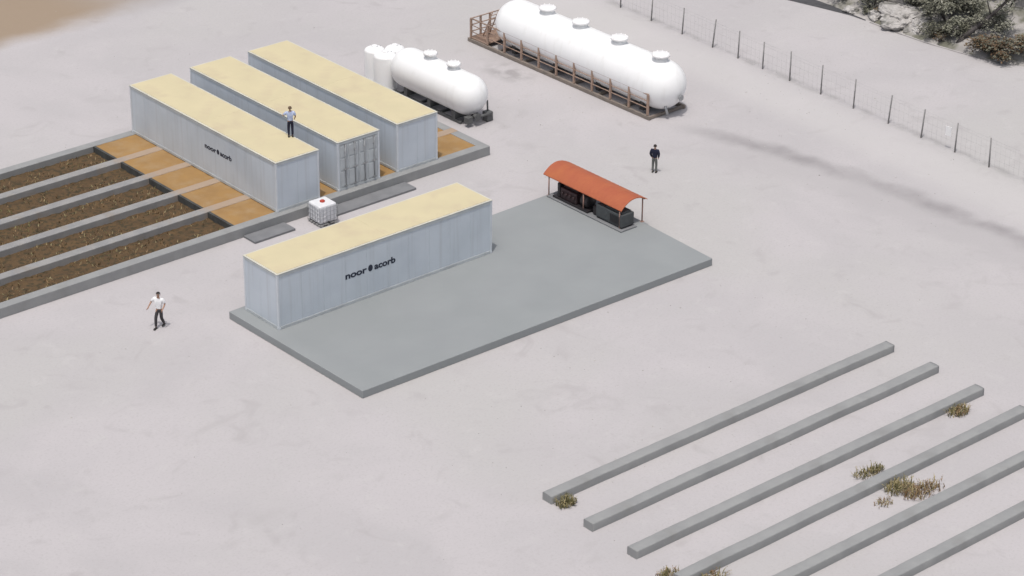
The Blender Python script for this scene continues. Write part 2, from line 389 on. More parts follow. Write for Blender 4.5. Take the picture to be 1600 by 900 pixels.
def container(loc, rz, L, W, H, label, door=False, name='shipping_container', group='pale blue containers with cream roofs'):
    t = thing(name, loc, label, 'container', group, rz)
    p = .10
    b = MB(); b.box(.045, .045, .06, W-.045, L-.045, H-.12); b.build('core', 'gap', t)
    b = MB(); n = round(L/1.17); s = (L-2*p)/n
    for i in range(n):
        y0, y1 = p+i*s+.002, p+(i+1)*s-.002
        b.box(.02, y0, .14, .049, y1, H-.17, bev=.003); b.box(W-.049, y0, .14, W-.02, y1, H-.17, bev=.003)
    s = (W-2*p)/2
    for i in range(2):
        x0, x1 = p+i*s+.002, p+(i+1)*s-.002
        b.box(x0, L-.049, .14, x1, L-.02, H-.17, bev=.006)
        if not door: b.box(x0, .02, .14, x1, .049, H-.17, bev=.006)
    b.build('wall_panels', 'wall', t)
    b = MB()
    for (x0, y0, x1, y1) in ((0, p, p*.9, L-p), (W-p*.9, p, W, L-p), (p, 0, W-p, p*.9), (p, L-p*.9, W-p, L)): b.box(x0, y0, 0, x1, y1, .135, bev=.01)
    b.build('bottom_rail', 'door', t)
    b = MB()
    for (x0, y0, x1, y1) in ((0, p, p*.9, L-p), (W-p*.9, p, W, L-p), (p, 0, W-p, p*.9), (p, L-p*.9, W-p, L)): b.box(x0, y0, H-.165, x1, y1, H-.03, bev=.01)
    b.build('top_rail', 'door', t)
    for cx in (0, W-p):
        for cy in (0, L-p):
            b = MB(); b.box(cx, cy, 0, cx+p, cy+p, H-.03, bev=.012)
            b.box(cx-.006, cy-.006, 0.0, cx+p+.006, cy+p+.006, .11, bev=.012)
            b.build('corner_post', 'trim', t)
    b = MB()
    b.box(-.012, -.012, H-.028, W+.012, L+.012, H+.004, bev=.008)
    b.build('roof_rim', 'rim', t)
    b = MB(); n = 2; s = (L-.16)/n
    for i in range(n): b.box(.08, .08+i*s+.001, H-.01, W-.08, .08+(i+1)*s-.001, H+.022, bev=.008)
    b.build('roof', 'cream', t)
    if door:
        hw = (W-2*p)/2
        for k in range(2):
            x0 = p+k*hw+.01; x1 = p+(k+1)*hw-.01
            d = MB(); d.box(x0, .012, .15, x1, .05, H-.18, bev=.006)
            for (z0, z1) in ((.22, .95), (1.03, 1.6), (1.68, H-.26)):
                d.box(x0+.06, -.012, z0, x0+.44, .011, z1, bev=.01); d.box(x0+.54, -.012, z0, x1-.06, .011, z1, bev=.01)
            d = d.build('door', 'door', t)
            for fx in (.28, .78):
                rx = x0+fx*(x1-x0)
                q = MB(); q.tube((rx, -.045, .16), (rx, -.045, H-.2), .022)
                for z in (.2, 1.0, 1.9, H-.25): q.box(rx-.05, -.06, z, rx+.05, -.012, z+.07)
                q.box(rx-.14, -.075, 1.05, rx+.16, -.06, 1.1)
                q.build('lock_rod', 'steel', d)
    else:
        pass
    return t
H1 = 2.475
c1 = container((6.575, 9.24, ZP), 0, 12.1, 2.44, H1, 'pale blue container on the foundation, nearest the brown pits, lettering on its side')
c2 = container((10.125, 9.30, ZP), 0, 12.1, 2.44, H1, 'middle container on the foundation with grey double doors and lock rods', door=True)
c3 = container((13.588, 9.27, ZP), 0, 12.1, 2.44, H1, 'plain end walled container on the foundation, nearest the small white tank')
# the container on the slab lies along X: local length axis turned a quarter
c0 = container((0, 2.44, .35), R(-90), 11.63, 2.44, 2.58, 'pale blue container standing alone on the grey slab, dark lettering on its long side')
lettering(c1, (.017, 13.9-9.24, 1.44), (R(90), 0, R(-90)), .62)
# slab container: local +X -> world -Y after the quarter turn, so the yard side is local x = W
lettering(c0, (2.44-.017, 4.86, 1.36), (R(90), 0, R(90)), .76)

# ------------------------------------------------------------------ tanks
def hemi_profile(r, L, n=10, squash=1.0):
    pr = [(r*math.sin(a), -r*squash*math.cos(a)) for a in [i*math.pi/2/n for i in range(n+1)]]
    pr += [(r, L*k/12) for k in range(1, 12)]
    pr += [(r*math.cos(a), L+r*squash*math.sin(a)) for a in [i*math.pi/2/n for i in range(n+1)]]
    pr[0] = (0, pr[0][1]); pr[-1] = (0, pr[-1][1]); return pr
def manhole(parent, x, y, z, r):
    b = MB(); b.lathe([(r*.8, -.25), (r*.8, .26), (0, .26)], 24, loc=(x, y, z)); o = b.build('manhole', 'white', parent)
    b = MB(); b.lathe([(0, .261), (r, .261), (r, .35), (r*.9, .38), (0, .395)], 24, loc=(x, y, z))
    for k in range(10):
        a = k*math.pi/5; b.tube((x+r*.88*math.cos(a), y+r*.88*math.sin(a), z+.35), (x+r*.88*math.cos(a), y+r*.88*math.sin(a), z+.405), .03, n=6)
    b.build('lid', 'manlid', o)
TX, TZ, TR, TY0, TY1 = 29.15, 1.50, 1.27, 7.65, 18.62
lt = thing('storage_tank', (TX, TY0, 0), 'long white horizontal tank with four manholes and a rusty side railing', 'tank', 'white storage tanks')
b = MB(); b.lathe(hemi_profile(TR, TY1-TY0, 12, 1.0), 48, 'Y', (0, 0, TZ))
b.build('tank_shell', 'white', lt)
for y in (1.6, 5.4, 9.2):
    b = MB(); b.lathe([(TR-.01, -.03), (TR+.009, -.02), (TR+.009, .02), (TR-.01, .03)], 48, 'Y', (0, y, TZ)); b.build('weld_band', 'white', lt)
for y in (16.35, 13.75, 10.8, 7.75): manhole(lt, 0, y-TY0, TZ+TR-.06, .46)
for y in (.4, 3.7, 7.0, 10.3):
    b = MB(); b.prism([(-.95, y-.14), (.95, y-.14), (.95, y+.14), (-.95, y+.14)], .2, TZ-.72, bev=.01); b.build('saddle', 'dark', lt)
b = MB()
for x in (-1.3, 1.1): b.box(x, -.55, .02, x+.14, 13.7, .2, bev=.01)
for k in range(8): b.box(-1.158, -.5+k*1.95, .03, 1.098, -.38+k*1.95, .17)
b.build('skid_frame', 'skid', lt)
RX = -1.22; RY0, RY1 = -.35, 13.5
npost = 11
for k in range(npost):
    y = RY0+(RY1-RY0)*k/(npost-1)
    b = MB(); b.box(RX-.05, y-.055, .222, RX+.05, y+.055, 1.34, bev=.008); b.build('rail_post', 'rust', lt)
b = MB()
for z in (.6, .97, 1.34): b.tube((RX, RY0-.03, z), (RX, RY1+.03, z), .026 if z < 1.2 else .042, n=8)
b.build('hand_rail', 'rust', lt)
# end platform with its own railing at the far left end
b = MB(); b.box(-1.22, 12.2, .225, .95, 13.6, .27)
for k in range(14): b.box(-1.1, 12.22+.1*k, .271, .95, 12.26+.1*k, .285)
b.build('end_platform', 'rust', lt)
b = MB()
for x in (-.55, .1, .85): b.box(x-.045, 13.455, .286, x+.045, 13.545, 1.36)
for z in (.6, .97, 1.34): b.tube((-1.22, 13.5, z), (.88, 13.5, z), .032, n=8)
b.build('end_rail', 'rust', lt)
b = MB()
for x in (-.62, -.2): b.tube((x, 13.2, .28), (x, 12.4, 1.9), .03, n=8)
for k in range(5): b.tube((-.62, 13.12-.14*k, .45+.29*k), (-.2, 13.12-.14*k, .45+.29*k), .022, n=6)
b.build('ladder', 'rust', lt)
b = MB(); b.tube((.15, -1.0, 1.1), (.15, -1.32, 1.1), .09, n=14); b.tube((.15, -1.3, 1.1), (.15, -1.33, 1.1), .16, n=14)
b.build('outlet_valve', 'steel', lt)
b = MB(); b.tube((-.45, -.75, .75), (-.45, -1.0, .24), .07, n=10); b.build('drain_pipe', 'steel', lt)

SX, SZ, SR, SY0, SY1 = 20.98, 1.36, 1.03, 13.05, 17.6
stk = thing('storage_tank', (SX, SY0, 0), 'short white horizontal tank with two manholes on dark supports behind the containers', 'tank', 'white storage tanks')
b = MB(); b.lathe(hemi_profile(SR, SY1-SY0, 12, 1.0), 44, 'Y', (0, 0, SZ)); b.build('tank_shell', 'white', stk)
for y in (15.97, 14.12): manhole(stk, 0, y-SY0, SZ+SR-.06, .36)
for y in (.25, 2.2, 4.1):
    b = MB(); b.box(-.7, y-.12, .152, .78, y+.14, SZ-.5, bev=.01); b.build('saddle', 'chassis', stk)
b = MB()
for x in (-.72, .58): b.box(x, -.3, .02, x+.14, 5.1, .15, bev=.01)
for k in range(4): b.box(-.578, -.2+k*1.6, .03, .578, -.1+k*1.6, .13)
b.build('skid_frame', 'chassis', stk)
b = MB()
b.tube((-.2, -.8, .5), (-.2, -1.05, .5), .14, n=14); b.tube((-.2, -1.04, .5), (-.2, -1.08, .5), .2, n=14)
b.tube((-.2, -1.0, .5), (.75, -.95, .42), .07, n=10); b.box(.5, -.95, .0, .9, -.55, .5, bev=.04); b.tube((.7, -.75, .48), (.88, -.5, .95), .045, n=8)
b.box(-.75, -.95, .2, -.4, -.62, .55, bev=.03)
b.build('valve_set', 'chassis', stk)

def vertical_tank(x, y, label, r=.5, hgt=2.15):
    t = thing('vertical_tank', (x, y, 0), label, 'tank', 'upright white tanks')
    b = MB(); b.lathe([(0, .0), (r, .0), (r, .05), (r, hgt-.22)] + [(r*math.cos(a), hgt-.22+.24*math.sin(a)) for a in [i*math.pi/16 for i in range(1, 8)]] + [(0, hgt+.02)], 36)
    b.build('tank_shell', 'white', t)
    b = MB(); b.lathe([(0, -.02), (.17, -.02), (.17, .06), (.13, .09), (0, .095)], 20, loc=(0, 0, hgt)); b.build('lid', 'manlid', t)
    b = MB(); b.tube((r+.03, -.05, .1), (r+.03, -.05, hgt-.3), .025, n=8); b.tube((r+.03, -.05, hgt-.3), (r*.6, -.05, hgt-.02), .025, n=8); b.build('pipe', 'steel', t)
    return t
vertical_tank(20.42, 18.98, 'upright white tank in front of the other two, beside the short tank', .60, 1.93)
vertical_tank(20.62, 20.12, 'upright white tank at the back left of its cluster of three', .54, 1.84)
vertical_tank(21.52, 19.58, 'upright white tank at the back right of its cluster of three', .52, 1.84)

# ------------------------------------------------------------------ tote on a pallet
ib = thing('liquid_tote', (8.27, 7.98, .11), 'white caged liquid tote with a red cap on the ground behind the slab container', 'tote', rz=R(-2))
ib.location = (8.20, 7.96, 0)
b = MB(); b.box(-.47, -.47, .16, .47, .47, 1.03, bev=.07); b.build('bottle', 'plastic', ib)
b = MB()
for x in (-.38, 0, .38): b.box(x-.07, -.5, 0, x+.07, .5, .09)
for k in range(5): b.box(-.5, -.5+k*.22, .092, .5, -.38+k*.22, .13)
b.build('pallet', 'pallet', ib)
b = MB()
for z in (.3, .5, .7, .9):
    for s in (-.49, .49): b.tube((-.49, s, z), (.49, s, z), .011, n=6); b.tube((s, -.49, z), (s, .49, z), .011, n=6)
for k in range(6):
    q = -.49+k*.196
    for s in (-.49, .49): b.tube((q, s, .13), (q, s, .98), .011, n=6); b.tube((s, q, .13), (s, q, .98), .011, n=6)
b.build('cage', 'cage', ib)
b = MB(); b.lathe([(0, 0), (.12, 0), (.12, .05), (.1, .07), (0, .075)], 20, loc=(0, 0, 1.03)); b.build('cap', 'red', ib)
b = MB(); b.tube((0, -.46, .2), (0, -.56, .2), .04, n=10); b.box(-.07, -.59, .16, .02, -.56, .24); b.build('outlet_valve', 'dark', ib)

# ------------------------------------------------------------------ shelter with curved orange roof
SHX0, SHX1, SHY0, SHY1, SB = 17.55, 19.16, -2.0, 3.35, .35
sh = thing('shelter', (18.2, .6, SB), 'open shelter with a curved orange roof on thin posts at the slab corner', 'shelter')
def arc(t): # z of the roof above the slab along x
    return .94+.47*math.sin(math.pi*min(t*.80+.02, 1)**.85)*(1 if t < .6 else 1)-.02*t
b = MB(); bm = b.bm; nx, ny = 18, 40; th = .035
def roofgrid(off):
    return [[bm.verts.new((SHX0-18.2+(SHX1-SHX0)*i/nx, SHY0-.6+(SHY1-SHY0)*j/ny, arc(i/nx)+off+.006*(j % 2))) for j in range(ny+1)] for i in range(nx+1)]
A, B = roofgrid(0), roofgrid(-th)
for i in range(nx):
    for j in range(ny):
        f = bm.faces.new((A[i][j], A[i+1][j], A[i+1][j+1], A[i][j+1])); f2 = bm.faces.new((B[i][j], B[i][j+1], B[i+1][j+1], B[i+1][j])); f2.material_index = 1
for i in range(nx):
    for j in (0, ny): bm.faces.new((A[i][j], B[i][j], B[i+1][j], A[i+1][j]))
for j in range(ny):
    for i in (0, nx): bm.faces.new((A[i][j], A[i][j+1], B[i][j+1], B[i][j]))
b.build('roof', ['orange', 'orangeunder'], sh)
for x, t in ((-.6, .03), (.80, .90)):
    for y in (-2.45, .0, 2.4):
        zz = arc(t)-th-.012; b = MB(); b.tube((x, y, 0), (x, y, zz), .032, n=10); b.box(x-.08, y-.08, 0, x+.08, y+.08, .015); b.build('post', 'post', sh)
b = MB()
for y in (-2.45, .0, 2.4):
    for i in range(10): 
        t0, t1 = .03+.091*i, .03+.091*(i+1); xx = lambda t: SHX0-18.2+(SHX1-SHX0)*t
        b.tube((xx(t0), y, arc(t0)-th-.02), (xx(t1), y, arc(t1)-th-.02), .02, n=6)
for t in (.05, .5, .93): b.tube((SHX0-18.2+(SHX1-SHX0)*t, -2.55, arc(t)-th-.03), (SHX0-18.2+(SHX1-SHX0)*t, 2.7, arc(t)-th-.03), .02, n=6)
b.build('roof_frame', 'post', sh)
b = MB(); b.box(17.42, -2.15, SB, 18.42, 2.95, SB+.07, bev=.015)
tag(b.build('machine_plinth', 'step'), 'low dark grey plinth on the slab under the orange roof', 'plinth')

z0 = SB+.07
pu = thing('pump_set', (17.95, 1.45, z0), 'black and maroon pump engine under the far half of the orange roof', 'pump', 'machines under the shelter')
b = MB(); b.box(-.42, -1.2, 0, .42, 1.2, .1, bev=.01); b.build('skid', 'black', pu)
b = MB(); b.box(-.34, -.35, .1, .3, .75, .62, bev=.04); b.box(-.2, -.3, .62, .2, .7, .76, bev=.04)
for k in range(4): b.tube((-.34, -.2+.26*k, .4), (-.43, -.2+.26*k, .4), .07, n=12)
b.build('engine_block', 'maroon', pu)
b = MB(); b.box(-.36, .78, .1, .36, .95, .8, bev=.03)
for k in range(9): b.box(-.32, .951, .16+.07*k, .32, .965, .19+.07*k)
b.build('radiator', 'black', pu)
b = MB(); b.lathe([(0, -.3), (.3, -.3), (.34, -.25), (.34, .12), (.25, .2), (0, .2)], 28, 'Y', (0, -.72, .42)); b.tube((0, -.72, .7), (0, -.72, .86), .11, n=16); b.build('pump_casing', 'black', pu)
b = MB(); b.tube((.22, .2, .7), (.22, .2, .92), .035); b.tube((.22, .2, .86), (.22, -.3, .88), .06); b.build('exhaust', 'black', pu)

cp = thing('compressor', (17.98, -1.12, z0), 'dark grey compressor cabinet with louvred side under the near half of the orange roof', 'compressor', 'machines under the shelter')
b = MB(); b.box(-.4, -.9, .06, .36, .85, .68, bev=.04); b.box(-.3, -.8, .68, .28, .3, .76, bev=.03); b.build('cabinet', 'grey', cp)
b = MB()
for k in range(7): b.box(-.416, -.75, .16+.06*k, -.401, -.1, .19+.06*k)
b.build('louvre', 'black', cp)
b = MB(); b.box(-.412, .02, .14, -.401, .72, .6, bev=.004); b.tube((-.43, .1, .38), (-.43, .22, .38), .015); b.build('access_door', 'grey', cp)
for y in (-.75, .7):
    b = MB(); b.box(-.38, y-.08, 0, .34, y+.08, .06); b.build('foot', 'black', cp)
b = MB(); b.tube((.05, .9, .35), (.05, 1.25, .3), .07); b.tube((-.2, .86, .2), (-.2, 1.2, .2), .05); b.box(-.3, .9, .02, .2, 1.15, .45, bev=.03); b.build('motor', 'black', cp)

# ------------------------------------------------------------------ fence
fx = lambda y: 36.9+.04*y
fn = thing('wire_fence', (fx(5), 5, 0), 'thin wire mesh fence on weathered posts along the right of the yard', 'fence')
ys = [-14.6, -12.2, -9.9, -7.48, -5.25, -3.0, -.75, 1.7, 4.05, 6.35, 8.4, 10.3, 12.3, 14.75, 17.3, 19.9, 22.4, 25, 27.5, 30]
tops = []
for y in ys:
    hh = random.uniform(1.5, 1.66); lx, ly = random.uniform(-.04, .12), random.uniform(-.1, .02)
    b = MB(); b.tube((fx(y)-fx(5), y-5, 0), (fx(y)-fx(5)+lx, y-5+ly, hh), .042, .036, n=8); b.build('post', 'fence', fn)
b = MB()
for y0, y1 in zip(ys, ys[1:]):
    n = max(1, int((y1-y0)/.3))
    for z in (.12, .5, .9, 1.3, 1.46): b.tube((fx(y0)-fx(5)+.03, y0-5, z), (fx(y1)-fx(5)+.03, y1-5, z), .0035, n=4)
    for k in range(n):
        y = y0+(y1-y0)*k/n; b.tube((fx(y)-fx(5)+.03, y-5, .1), (fx(y)-fx(5)+.03, y-5, 1.46), .003, n=4)
b.build('wire_mesh', 'wire', fn)
b = MB(); b.box(-.015, -.16, -.24, .015, .16, .24, bev=.004)
o = b.build('notice_plate', 'plate'); o.location = (fx(-4.75)-.01, -4.75, .95); o.rotation_euler = (0, 0, R(8))
tag(o, 'small blank white plate hung on the wire fence', 'plate')

# ------------------------------------------------------------------ vegetation
def leaves(b, c, rad, n, size, slots=(0,), seed=0, flat=.75):
    rn = random.Random(seed)
    blobs = [(Vector((rn.uniform(-.7, .7)*rad[0], rn.uniform(-.7, .7)*rad[1], rn.uniform(-.35, .75)*rad[2])), rn.uniform(.28, .55)) for _ in range(9)]
    for i in range(n):
        bc, br = blobs[rn.randrange(len(blobs))]
        v = Vector((rn.gauss(0, 1), rn.gauss(0, 1), rn.gauss(0, 1))).normalized()*(rn.random()**.45)*br
        p = Vector(c)+bc+Vector((v.x*rad[0], v.y*rad[1], v.z*rad[2]))
        if p.z < .03: p.z = .03+rn.random()*.1
        s = size*rn.uniform(.6, 1.4); a = rn.uniform(0, 6.28); t = rn.uniform(-.9, .9)
        d = Vector((math.cos(a), math.sin(a), t*.6)); e = Vector((-math.sin(a), math.cos(a), rn.uniform(-.6, .6)))
        b.quad(p, p+d*s*.5+e*s*.22, p+d*s, p+d*s*.5-e*s*.22, slots[rn.randrange(len(slots))])
def bush(x, y, rad, mats, label, cat='bush', n=700, size=.16, seed=1, group='bushes on the hillside', name='bush'):
    z = hill_h(x, y); rad = tuple(q*1.3 for q in rad); n = int(n*1.6); t = thing(name, (x, y, z), label, cat, group)
    b = MB(); leaves(b, (0, 0, rad[2]*.75), rad, n, size, tuple(range(len(mats))), seed); b.build('foliage', mats, t, normals=False)
    b = MB(); rn = random.Random(seed)
    for k in range(6):
        a = rn.uniform(0, 6.28); b.tube((0, 0, -.15), (math.cos(a)*rad[0]*.5, math.sin(a)*rad[1]*.5, rad[2]*rn.uniform(.7, 1.2)), .035, .012, n=6)
    b.build('stem', 'bark', t); return t
bush(48.1, 10.6, (.9, .8, .55), ['leafdark', 'leaf'], 'dark green bush at the hill foot where the road ends', seed=3)
bush(49.6, 9.0, (1.5, 1.3, .8), ['leafdark', 'leaf', 'leafdark'], 'broad dark olive bush above the pale rock', n=1300, seed=4)
bush(47.35, 5.75, (.5, .45, .38), ['leafdark'], 'small dark bush at the foot of the pale slope', n=380, size=.12, seed=5)
bush(48.9, 5.9, (1.2, 1.0, .8), ['leaf', 'leafpale', 'leafdark'], 'grey green bush left of the leaning tree', n=1200, seed=6)
bush(50.6, 6.8, (1.5, 1.3, .9), ['leaf', 'leafpale'], 'pale grey green bush high on the slope', n=1300, seed=7)
bush(48.35, 4.55, (.8, .7, .6), ['leaf', 'leafdark'], 'grey bush directly behind the leaning trunk', n=750, seed=8)
bush(48.05, 2.35, (.95, .85, .45), ['leafrust', 'leafrust', 'leafdark'], 'rust brown bush at the hill foot right of the leaning tree', n=900, seed=9)
bush(47.3, 4.95, (.3, .28, .2), ['leafdark', 'leafrust'], 'tiny dark shrub beside the base of the leaning tree', n=170, size=.1, seed=10)
bush(49.9, 2.9, (1.1, 1.0, .6), ['leafpale', 'leaf'], 'pale green bush behind the rust brown one', n=900, seed=11)
bush(48.9, .6, (.9, .8, .5), ['leafrust', 'leaf'], 'mixed brown and green bush at the right end of the slope', n=700, seed=12)
bush(48.3, 12.9, (1.0, 1.0, .5), ['leaf', 'leafpale'], 'low green bush beside the dark road', n=700, seed=13)
bush(51.7, 9.3, (1.5, 1.4, .9), ['leafdark', 'leaf'], 'olive bush at the top edge of the slope', n=1200, seed=14)
bush(52.2, 4.4, (1.4, 1.3, .9), ['leafpale', 'leaf'], 'pale bush at the top right of the slope', n=1100, seed=15)
# leaning tree
tx, ty = 47.55, 4.15; tz = hill_h(tx, ty)
bush(50.2, 10.8, (1.4, 1.3, .8), ['leafpale', 'leaf', 'leafdark'], 'dusty green bush between the road bend and the broad olive bush', n=1100, seed=16)
bush(49.3, 7.5, (1.0, 1.0, .5), ['leaf', 'leafpale'], 'dusty low bush just above the large pale rock', n=700, seed=17)
bush(50.0, 4.9, (1.2, 1.1, .8), ['leaf', 'leafdark', 'leafpale'], 'dense grey bush on the slope above the leaning trunk', n=1100, seed=18)
bush(47.9, 1.2, (.8, .7, .45), ['leafrust', 'leafdark'], 'low rusty bush at the far right of the hill foot', n=700, seed=19)
for i, (x, y, r, mm, lab) in enumerate([
    (47.6, 9.35, .42, ['leafdark', 'leafrust'], 'small brownish shrub between two pale rocks near the road end'),
    (48.6, 7.25, .40, ['leafpale', 'leaf'], 'small pale shrub wedged behind the large pale rock'),
    (48.9, 8.55, .45, ['leafdark'], 'small dark shrub on top of the large pale rock'),
    (47.75, 5.35, .35, ['leaf', 'leafrust'], 'small mixed shrub next to the stone by the leaning trunk'),
    (49.0, 3.6, .6, ['leafpale', 'leaf'], 'pale shrub in the shade of the leaning crown'),
    (47.4, 10.2, .38, ['leaf'], 'small grey shrub beside the end of the road')]):
    bush(x, y, (r, r, r*.65), mm, lab, n=260, size=.12, seed=40+i)
tr = thing('leaning_tree', (tx, ty, tz), 'dark leaning tree trunk with a thin grey crown on the slope', 'tree')
b = MB(); P_ = [(0, 0, -.3), (.35, -.28, .35), (.85, -.75, .95), (1.35, -1.2, 1.6), (1.7, -1.55, 2.15), (2.05, -1.9, 2.7)]; Rr = [.15, .13, .12, .1, .08, .05]
for (p0, p1, r0, r1) in zip(P_, P_[1:], Rr, Rr[1:]): b.tube(p0, p1, r0, r1*1.02, n=12)
for (s, e, r) in (((.85, -.75, .95), (1.5, -.5, 1.5), .05), ((1.35, -1.2, 1.6), (1.2, -.9, 2.6), .045), ((1.7, -1.55, 2.15), (2.6, -1.4, 2.6), .04), ((1.35, -1.2, 1.6), (2.0, -1.9, 1.9), .04)): b.tube(s, e, r, .015, n=7)
b.build('trunk', 'bark', tr)
b = MB(); leaves(b, (1.9, -1.5, 2.75), (1.15, 1.1, .5), 700, .17, (0, 1), 21); b.build('crown', ['leaf', 'leafpale'], tr, normals=False)
# rocks
def rock(x, y, r, label, seed):
    bm = bmesh.new(); bmesh.ops.create_icosphere(bm, subdivisions=5, radius=1)
    for v in bm.verts:
        n = 1+.5*mnoise.noise(v.co*1.2+Vector((seed, 0, 0)))+.3*abs(mnoise.noise(v.co*2.6+Vector((0, seed, 0))))-.12*abs(mnoise.noise(v.co*6+Vector((seed, 0, seed))))
        v.co = Vector((v.co.x*r[0]*n, v.co.y*r[1]*n, v.co.z*r[2]*n))
    me = bpy.data.meshes.new('rock'); bm.to_mesh(me); bm.free(); me.materials.append(M['rock'])
    o = bpy.data.objects.new('rock', me); COL.objects.link(o); o.location = (x, y, hill_h(x, y)+r[2]*.05); tag(o, label, 'rock', 'pale rocks on the hillside')
rock(47.9, 8.2, (1.3, 1.25, .6), 'large pale rock face below the broad olive bush', 2)
rock(47.3, 9.6, (.35, .5, .3), 'small pale rock left of the large rock face', 5)
rock(47.7, 6.9, (.6, .6, .4), 'pale rock between the large rock and the small dark bush', 8)
rock(47.55, 5.15, (.25, .3, .2), 'pale stone between the small dark bush and the leaning trunk', 11)
rock(47.1, 11.3, (.3, .45, .22), 'flat pale stone at the end of the dark road', 14)
# weed tufts
def tuft(x, y, w, hgt, mats, label, n=70, seed=0):
    rn = random.Random(seed); b = MB(); n = int(n*1.25); w *= 1.25; y -= .3
    for i in range(n):
        a = rn.uniform(0, 6.28); q = rn.random()**.7*w; px, py = math.cos(a)*q*1.2, math.sin(a)*q*.8
        l = hgt*rn.uniform(.4, 1.1); a2 = rn.uniform(0, 6.28); ln = rn.uniform(.1, .9)*l; bw = rn.uniform(.008, .02)
        tip = (px+math.cos(a2)*ln, py+math.sin(a2)*ln, l); dx, dy = -math.sin(a2)*bw, math.cos(a2)*bw; s = rn.randrange(len(mats))
        mid = (px+math.cos(a2)*ln*.4, py+math.sin(a2)*ln*.4, l*.65)
        b.quad((px-dx, py-dy, 0), (px+dx, py+dy, 0), (mid[0]+dx, mid[1]+dy, mid[2]), (mid[0]-dx, mid[1]-dy, mid[2]), s)
        b.tri((mid[0]-dx, mid[1]-dy, mid[2]), (mid[0]+dx, mid[1]+dy, mid[2]), tip, s)
        for k in range(4):
            f = rn.uniform(.3, 1); lp = Vector((px, py, 0)).lerp(Vector(tip), f); s2 = rn.uniform(.025, .06); a3 = rn.uniform(0, 6.28)
            b.tri(lp, lp+Vector((math.cos(a3)*s2, math.sin(a3)*s2, rn.uniform(-.01, .04))), lp+Vector((math.cos(a3+.7)*s2, math.sin(a3+.7)*s2, rn.uniform(0, .04))), s)
    o = b.build('weed_tuft', mats, normals=False); o.location = (x, y, .002); tag(o, label, 'weed', 'dry weed tufts among the beams')
tuft(.45, -17.32, .3, .33, ['weedgreen', 'weed', 'weedgreen'], 'dark olive weed tuft at the left end of the beam nearest the slab', 120, 1)
tuft(17.0, -22.1, .36, .3, ['weedgreen', 'weedbrown', 'weed'], 'brown weed tuft against the right end of the third beam', 130, 2)
tuft(10.55, -23.05, .34, .24, ['weed', 'weedgreen'], 'olive weed tuft in the gap between the third and fourth beams', 75, 3)
tuft(11.15, -23.1, .22, .3, ['weedgreen', 'weed'], 'small dark weed tuft just right of the olive tuft behind the fourth beam', 60, 4)
tuft(10.75, -24.55, .42, .36, ['weedgreen', 'weed', 'weed'], 'olive weed tuft right against the front of the fourth beam', 150, 5)
tuft(11.1, -25.2, .5, .34, ['weedbrown', 'weed', 'weedbrown'], 'wide rusty brown weed tuft in the gap in front of the fourth beam', 150, 6)
tuft(11.9, -25.35, .4, .3, ['weedbrown', 'weed'], 'straggly thin brown weed right of the wide rusty tuft', 40, 7)
tuft(9.55, -24.9, .3, .22, ['weedbrown', 'weed'], 'small pale brown weed left of the wide rusty tuft', 32, 8)
tuft(-.1, -23.3, .35, .26, ['weedgreen', 'weedbrown', 'weed'], 'dry weed tuft at the bottom edge, behind the left end of the fourth beam', 90, 9)
tuft(1.05, -24.5, .38, .26, ['weedgreen', 'weedbrown', 'weed'], 'dry weed tuft at the bottom edge, in front of the fourth beam', 90, 10)

gb = MB(); rn = random.Random(99)
for k in range(2600):
    x, y = rn.uniform(-18, 46), rn.uniform(-32, 42)
    if rn.random() < .6:
        cx_, cy_ = rn.choice([(9, -6.9), (34, 4), (31, -6), (2, 3.5), (20, -12), (24, 12), (6, -14), (42, 6)]); x, y = cx_+rn.gauss(0, 4), cy_+rn.gauss(0, 3)
    if (-1 < x < 19.2 and -7 < y < 3.6) or (x < 19.4 and 7.9 < y < 22) or x > edge_x(y) or (27 < x < 31 and 6 < y < 22) or (19.5 < x < 22.5 and 12 < y < 21): continue
    r = rn.uniform(.008, .03)*(2 if rn.random() < .04 else 1); a = rn.uniform(0, 6.28); h_ = r*rn.uniform(.5, .9)
    pts = [(x+r*math.cos(a+q*1.571)*rn.uniform(.7, 1.2), y+r*math.sin(a+q*1.571)*rn.uniform(.7, 1.2), .001) for q in range(4)]; top = (x+rn.uniform(-.3, .3)*r, y, h_)
    for q in range(4): gb.tri(pts[q], pts[(q+1) % 4], top)
tag(gb.build('gravel', 'rock', normals=False), 'loose pebbles scattered over the pale yard', 'gravel', kind='stuff')

# ------------------------------------------------------------------ people
def skinmesh(name, verts, edges, radii, m, parent, sub=2, root=0, extra=None):
    me = bpy.data.meshes.new(name); me.from_pydata([tuple(v) for v in verts], edges, []); o = bpy.data.objects.new(name, me); COL.objects.link(o)
    md = o.modifiers.new('skin', 'SKIN'); md.use_smooth_shade = True; md.branch_smoothing = .4
    for i, d in enumerate(me.skin_vertices[0].data):
        r = radii[i]; d.radius = (r, r) if isinstance(r, (int, float)) else r; d.use_root = (i == root)
    s = o.modifiers.new('sub', 'SUBSURF'); s.levels = sub; s.render_levels = sub
    dg = bpy.context.evaluated_depsgraph_get(); nm = bpy.data.meshes.new_from_object(o.evaluated_get(dg))
    bpy.data.objects.remove(o); bpy.data.meshes.remove(me)
    bm = bmesh.new(); bm.from_mesh(nm)
    if extra: extra(bm)
    bm.to_mesh(nm); bm.free(); nm.name = name
    nm.materials.clear(); nm.materials.append(M[m]); 
    for p in nm.polygons: p.use_smooth = True; p.material_index = 0
    q = bpy.data.objects.new(name, nm); COL.objects.link(q); q.parent = parent; return q
